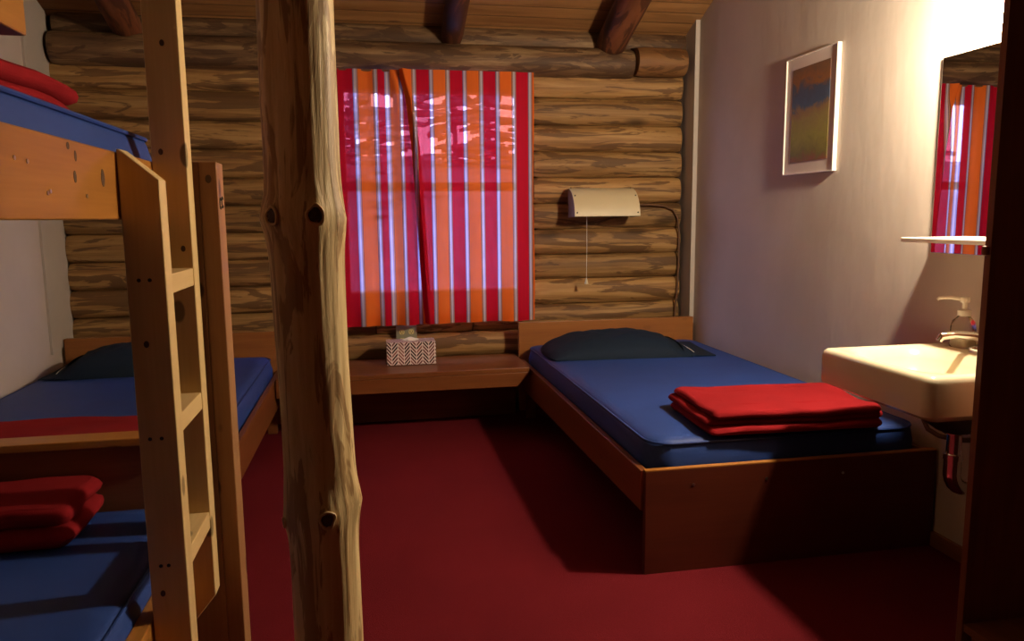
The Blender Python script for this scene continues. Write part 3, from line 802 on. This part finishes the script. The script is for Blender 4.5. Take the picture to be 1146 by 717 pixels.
po = thing('power_outlet', 'square wall outlet with four sockets on the log wall behind the tissue box', 'power outlet', (.187, 4.19, .47))
boxobj('cover_plate', (.130, .246, 4.176, 4.186, .415, .532), M['plate'], po, .003)
boxobj('outlet_box', (.140, .236, 4.1865, 4.235, .425, .522), M['black'], po, 0)
for sx in (.162, .214):
    for sz in (.497, .450):
        bm = B(); prism(bm, [(sx+.015*math.cos(2*PI*k/20)*1.0, sz+max(-.013, min(.013, .016*math.sin(2*PI*k/20)))) for k in range(20)], 1, 4.173, 4.1765)
        so = obj('socket', bm, M['socket'], po)
        bm = B(); bx(bm, sx-.0075, sx-.0050, 4.1722, 4.1735, sz-.002, sz+.008); bx(bm, sx+.0050, sx+.0075, 4.1722, 4.1735, sz-.002, sz+.007)
        tube(bm, [(sx, 4.1722, sz-.007), (sx, 4.1735, sz-.007)], .0028, 8)
        obj('slot', bm, M['black'], so)

# wall lamp with a bent metal shade
wl = thing('wall_lamp', 'cream metal wall lamp with a curved shade on the logs above the right pillow', 'lamp', (1.31, 4.18, 1.11))
arc = []
for k in range(15):
    a = k/14*PI/2*.96
    arc.append((4.165 - .155*math.sin(a), 1.118 + .168*math.cos(a)))
bm = B(); inner = [(y + .003*(1 if k else 0), z - .003) for k, (y, z) in enumerate(arc)]
prism(bm, arc + inner[::-1], 0, 1.115, 1.492); obj('shade', bm, M['cream'], wl, smooth=True)
for x0 in (1.117, 1.486):
    bm = B(); prism(bm, [(4.165, 1.120)] + [(y+.004, z-.004) for y, z in arc][::1], 0, x0, x0+.004)
    obj('end_plate', bm, M['brown_cord'], wl)
boxobj('back_plate', (1.14, 1.47, 4.165, 4.200, 1.125, 1.27), M['brown_cord'], wl)
for x in (1.128, 1.479):
    for k in (1, 7, 13):
        y, z = arc[k]; bm = B(); tube(bm, [(x, y+.001, z-.001), (x, y-.003, z+.0025)], .004, 8); obj('screw', bm, M['black'], wl)
bm = B(); tube(bm, [(1.205, 4.09, 1.145), (1.205, 4.085, .95), (1.203, 4.085, .775)], .0012, 6); pc = obj('pull_cord', bm, M['tissue'], wl)
bm = B(); lathe(bm, [(.003, .03), (.006, .024), (.010, .008), (.012, 0), (.004, -.002)], (1.203, 4.085, .748), 12); obj('pull_bell', bm, M['cream'], pc, smooth=True)
bm = B(); tube(bm, [(1.30, 4.118, 1.16), (1.142, 4.118, 1.15), (1.205, 4.09, 1.145)], .004, 6); obj('switch_arm', bm, M['brown_cord'], wl)
cp = [(1.46, 4.19, 1.20), (1.53, 4.180, 1.190), (1.62, 4.176, 1.190), (1.70, 4.176, 1.182), (1.755, 4.18, 1.160), (1.785, 4.182, 1.115), (1.797, 4.185, 1.04), (1.80, 4.187, .88), (1.795, 4.187, .72), (1.785, 4.187, .60), (1.78, 4.187, .50)]
bm = B(); tube(bm, cp, .0055, 8); obj('power_cord', bm, M['brown_cord'], wl, smooth=True)

# ------------------------------------------------------------------ right wall: picture, mirror, shelf, sink
pf = thing('picture_frame', 'framed abstract watercolour with a slim silver frame on the right white wall', 'picture', (XR, 2.965, 1.30))
y0, y1, z0, z1, xa, xb = 2.779, 3.153, 1.300, 1.800, XR-.019, XR-.001
bm = B(); fwid = .0045
for (a, b, c, d) in ((y0, y1, z0, z0+fwid), (y0, y1, z1-fwid, z1), (y0, y0+fwid, z0+fwid, z1-fwid), (y1-fwid, y1, z0+fwid, z1-fwid)):
    bx(bm, xa, xb, a, b, c, d)
obj('frame', bm, M['silver'], pf)
boxobj('mat_board', (xa+.006, xb-.002, y0+fwid, y1-fwid, z0+fwid, z1-fwid), M['matboard'], pf, 0)
bm = B(); bx(bm, xa+.004, xa+.0058, 2.827, 3.101, 1.352, 1.748); obj('print', bm, M['painting'], pf, loc=(XR-.02, 2.965, 1.352))

boxmir = B(); bx(boxmir, XR-.008, XR-.001, 1.60, 2.222, .995, 1.625)
tag(obj('mirror', boxmir, M['mirror'], bevel=.0015), 'frameless mirror on the right wall above the sink, reflecting the striped curtain', 'mirror')
ms = thing('mirror_shelf', 'narrow white shelf on the wall under the mirror, above the sink', 'shelf', (XR-.07, 1.9, 1.04))
boxobj('shelf_board', (1.725, XR-.0085, 1.60, 2.205, 1.033, 1.048), M['white_paint'], ms, .003)

# lamp over the mirror
vl = thing('vanity_light', 'bright bulb lamp on the right wall just above the mirror', 'lamp', (XR-.02, 1.87, 1.69))
bm = B(); rings = [[(x, BULB[1] + r*math.cos(2*PI*k/24), BULB[2] + r*math.sin(2*PI*k/24)) for k in range(24)] for x, r in ((XR-.001, .055), (XR-.014, .055), (XR-.02, .045), (XR-.028, .022), (XR-.065, .020), (XR-.075, .017))]
loft(bm, rings); obj('lamp_base', bm, M['white_paint'], vl, smooth=True)
bm = B(); bmesh.ops.create_uvsphere(bm, u_segments=14, v_segments=9, radius=BULB_R); bmesh.ops.translate(bm, verts=bm.verts, vec=BULB)
obj('bulb', bm, M['bulb'], vl, smooth=True)

sk = thing('sink', 'cream wall-hung sink with squared front corners on the right wall', 'sink', (XR-.24, 1.85, .6))
sx0, sy0, sy1 = 1.378, 1.625, 2.095
bm = B(); cr = [.028, .003, .003, .018]
def sr(ins, z, x1=XR-.002, k=1.0): return rrect(sx0+ins, x1, sy0+ins, sy1-ins, [c*k if c > .01 else c for c in cr], z, 6)
rings = [sr(.11, .560, XR-.06), sr(.05, .585, XR-.02), sr(.014, .601), sr(.003, .606), sr(0, .616), sr(0, .690), sr(.003, .703), sr(.010, .711), sr(.020, .713),
         ]
def bowl(hx, hy, r, z, cx=1.565): return rrect(cx-hx, cx+hx, 1.86-hy, 1.86+hy, r, z, 6)
rings += [bowl(.158, .200, .10, .712), bowl(.148, .190, .10, .706), bowl(.135, .175, .10, .680), bowl(.115, .15, .09, .640), bowl(.07, .09, .06, .606), bowl(.022, .022, .02, .600)]
loft(bm, rings); obj('basin', bm, M['ceramic'], sk, smooth=True)
bm = B(); bx(bm, XR-.024, XR-.0025, sy0+.01, sy1-.01, .712, .745); obj('back_ledge', bm, M['ceramic'], sk, bevel=.006)
bm = B(); lathe(bm, [(.02, .598), (.024, .604), (.018, .606), (.002, .604)], (1.565, 1.86, 0), 20); obj('drain_ring', bm, M['chrome'], sk, smooth=True)
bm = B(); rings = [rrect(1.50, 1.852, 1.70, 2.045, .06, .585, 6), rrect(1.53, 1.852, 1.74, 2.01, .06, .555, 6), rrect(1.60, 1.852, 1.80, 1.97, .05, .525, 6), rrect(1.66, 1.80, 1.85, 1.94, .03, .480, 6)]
loft(bm, rings); obj('underside', bm, M['black'], sk, smooth=True)  # basin underside; the shade below it is put into the black colour
bm = B()
cxp, cyp = 1.725, 1.915
tube(bm, [(cxp, cyp, .495), (cxp, cyp, .465)], .034, 18); tube(bm, [(cxp, cyp, .466), (cxp, cyp, .37)], .021, 16)
tube(bm, [(cxp, cyp, .400), (cxp, cyp, .382)], .027, 18)
pts = [(cxp, cyp, .385), (cxp, cyp, .34)] + [(cxp + .045*(1-math.cos(PI*k/10)), cyp - .01*k/10, .335 - .045*math.sin(PI*k/10)) for k in range(11)] + [(cxp+.09, cyp-.01, .37), (cxp+.10, cyp-.01, .395), (XR-.003, cyp-.01, .40)]
tube(bm, pts, .0245, 16)
tube(bm, [(XR-.006, cyp-.01, .40), (XR-.002, cyp-.01, .40)], .045, 20)
tube(bm, [(cxp+.088, cyp-.01, .352), (cxp+.091, cyp-.01, .372)], .028, 16)
obj('drain_trap', bm, M['chrome'], sk, smooth=True)
bm = B(); hp = [(1.80, 2.07, .56), (1.79, 2.115, .50), (1.785, 2.12, .45), (1.785, 2.095, .422), (1.79, 2.05, .412), (1.81, 1.99, .415), (XR-.003, 1.96, .42)]
tube(bm, hp, .008, 10); obj('supply_hose', bm, M['brown_cord'], sk, smooth=True)

fa = thing('faucet', 'chrome faucet with a clear knob on the back of the sink', 'faucet', (1.79, 1.87, .712))
bm = B(); rings = [rrect(1.755, 1.832, 1.80, 1.94, .03, z, 6) for z in (.7125, .724)] + [rrect(1.765, 1.822, 1.83, 1.91, .026, .735, 6), rrect(1.775, 1.812, 1.85, 1.89, .016, .765, 6), rrect(1.782, 1.806, 1.858, 1.882, .010, .780, 6)]
loft(bm, rings); obj('faucet_body', bm, M['chrome'], fa, smooth=True)
bm = B(); tube(bm, [(1.79, 1.872, .752), (1.74, 1.890, .766), (1.690, 1.905, .770), (1.655, 1.915, .764), (1.650, 1.917, .750)], [.017, .014, .012, .012, .011], 14); obj('spout', bm, M['chrome'], fa, smooth=True)
bm = B(); lathe(bm, [(.010, .780), (.011, .790), (.026, .796), (.031, .812), (.027, .832), (.012, .840)], (1.794, 1.87, 0), 10); obj('knob', bm, M['clear'], fa, label='clear faceted knob')

sd = thing('soap_dispenser', 'clear pump soap bottle with a white pump, standing on the sink beside the faucet', 'soap dispenser', (1.795, 1.99, .713))
bm = B(); rings = [rrect(1.795-h, 1.795+h, 1.99-w_, 1.99+w_, r_, z, 5) for h, w_, r_, z in ((.024, .034, .018, .7135), (.026, .036, .019, .718), (.026, .036, .019, .775), (.024, .031, .018, .795), (.017, .019, .015, .808), (.013, .013, .012, .815))]
loft(bm, rings); obj('bottle', bm, M['clear'], sd, smooth=True)
bm = B(); rings = [rrect(1.795-h, 1.795+h, 1.99-w_, 1.99+w_, r_, z, 5) for h, w_, r_, z in ((.021, .030, .016, .717), (.022, .032, .016, .72), (.022, .032, .016, .755))]
loft(bm, rings); obj('soap', bm, mat_plain('pale_soap', (0.55, 0.47, 0.34), 0.3), sd, smooth=True)
bm = B(); lathe(bm, [(.019, .812), (.019, .828), (.008, .832), (.0075, .852), (.013, .853), (.014, .866), (.012, .869)], (1.795, 1.99, 0), 16)
tube(bm, [(1.795, 1.99, .862), (1.765, 2.015, .866), (1.742, 2.035, .864), (1.738, 2.038, .858)], .0055, 8)
obj('pump', bm, M['white_paint'], sd, smooth=True)

# ------------------------------------------------------------------ open wardrobe at the right edge
wd = thing('wardrobe', 'dark brown open wardrobe at the right edge, in front of the sink', 'wardrobe', (1.66, 1.2, 0))
WXF = 1.462
boxobj('side_panel', (WXF, XR-.002, 1.553, 1.572, 0, 2.20), M['dark_z'], wd, .001)
boxobj('side_panel', (WXF, XR-.002, .70, .719, 0, 2.20), M['dark_z'], wd, .001)
boxobj('bottom_board', (WXF+.004, XR-.015, .7195, 1.5525, .060, .080), M['dark_y'], wd, .001)
boxobj('kick_board', (WXF+.03, WXF+.048, .7195, 1.5525, 0, .0595), M['dark_y'], wd, .001)
boxobj('top_board', (WXF+.002, XR-.015, .7195, 1.5525, 2.16, 2.18), M['dark_y'], wd, .001)
boxobj('back_panel', (XR-.0145, XR-.003, .7195, 1.5525, .02, 2.18), M['dark_z'], wd, 0)
bm = B(); tube(bm, [(WXF+.3, .7195, 1.72), (WXF+.3, 1.5525, 1.72)], .012, 12)
bm.free()
bm = B(); lathe(bm, [(.004, -.012), (.008, -.010), (.009, 0), (.008, .010), (.004, .012)], (WXF-.006, 1.5625, 1.035), 12)
obj('hinge', bm, M['dark_z'], wd, smooth=True)
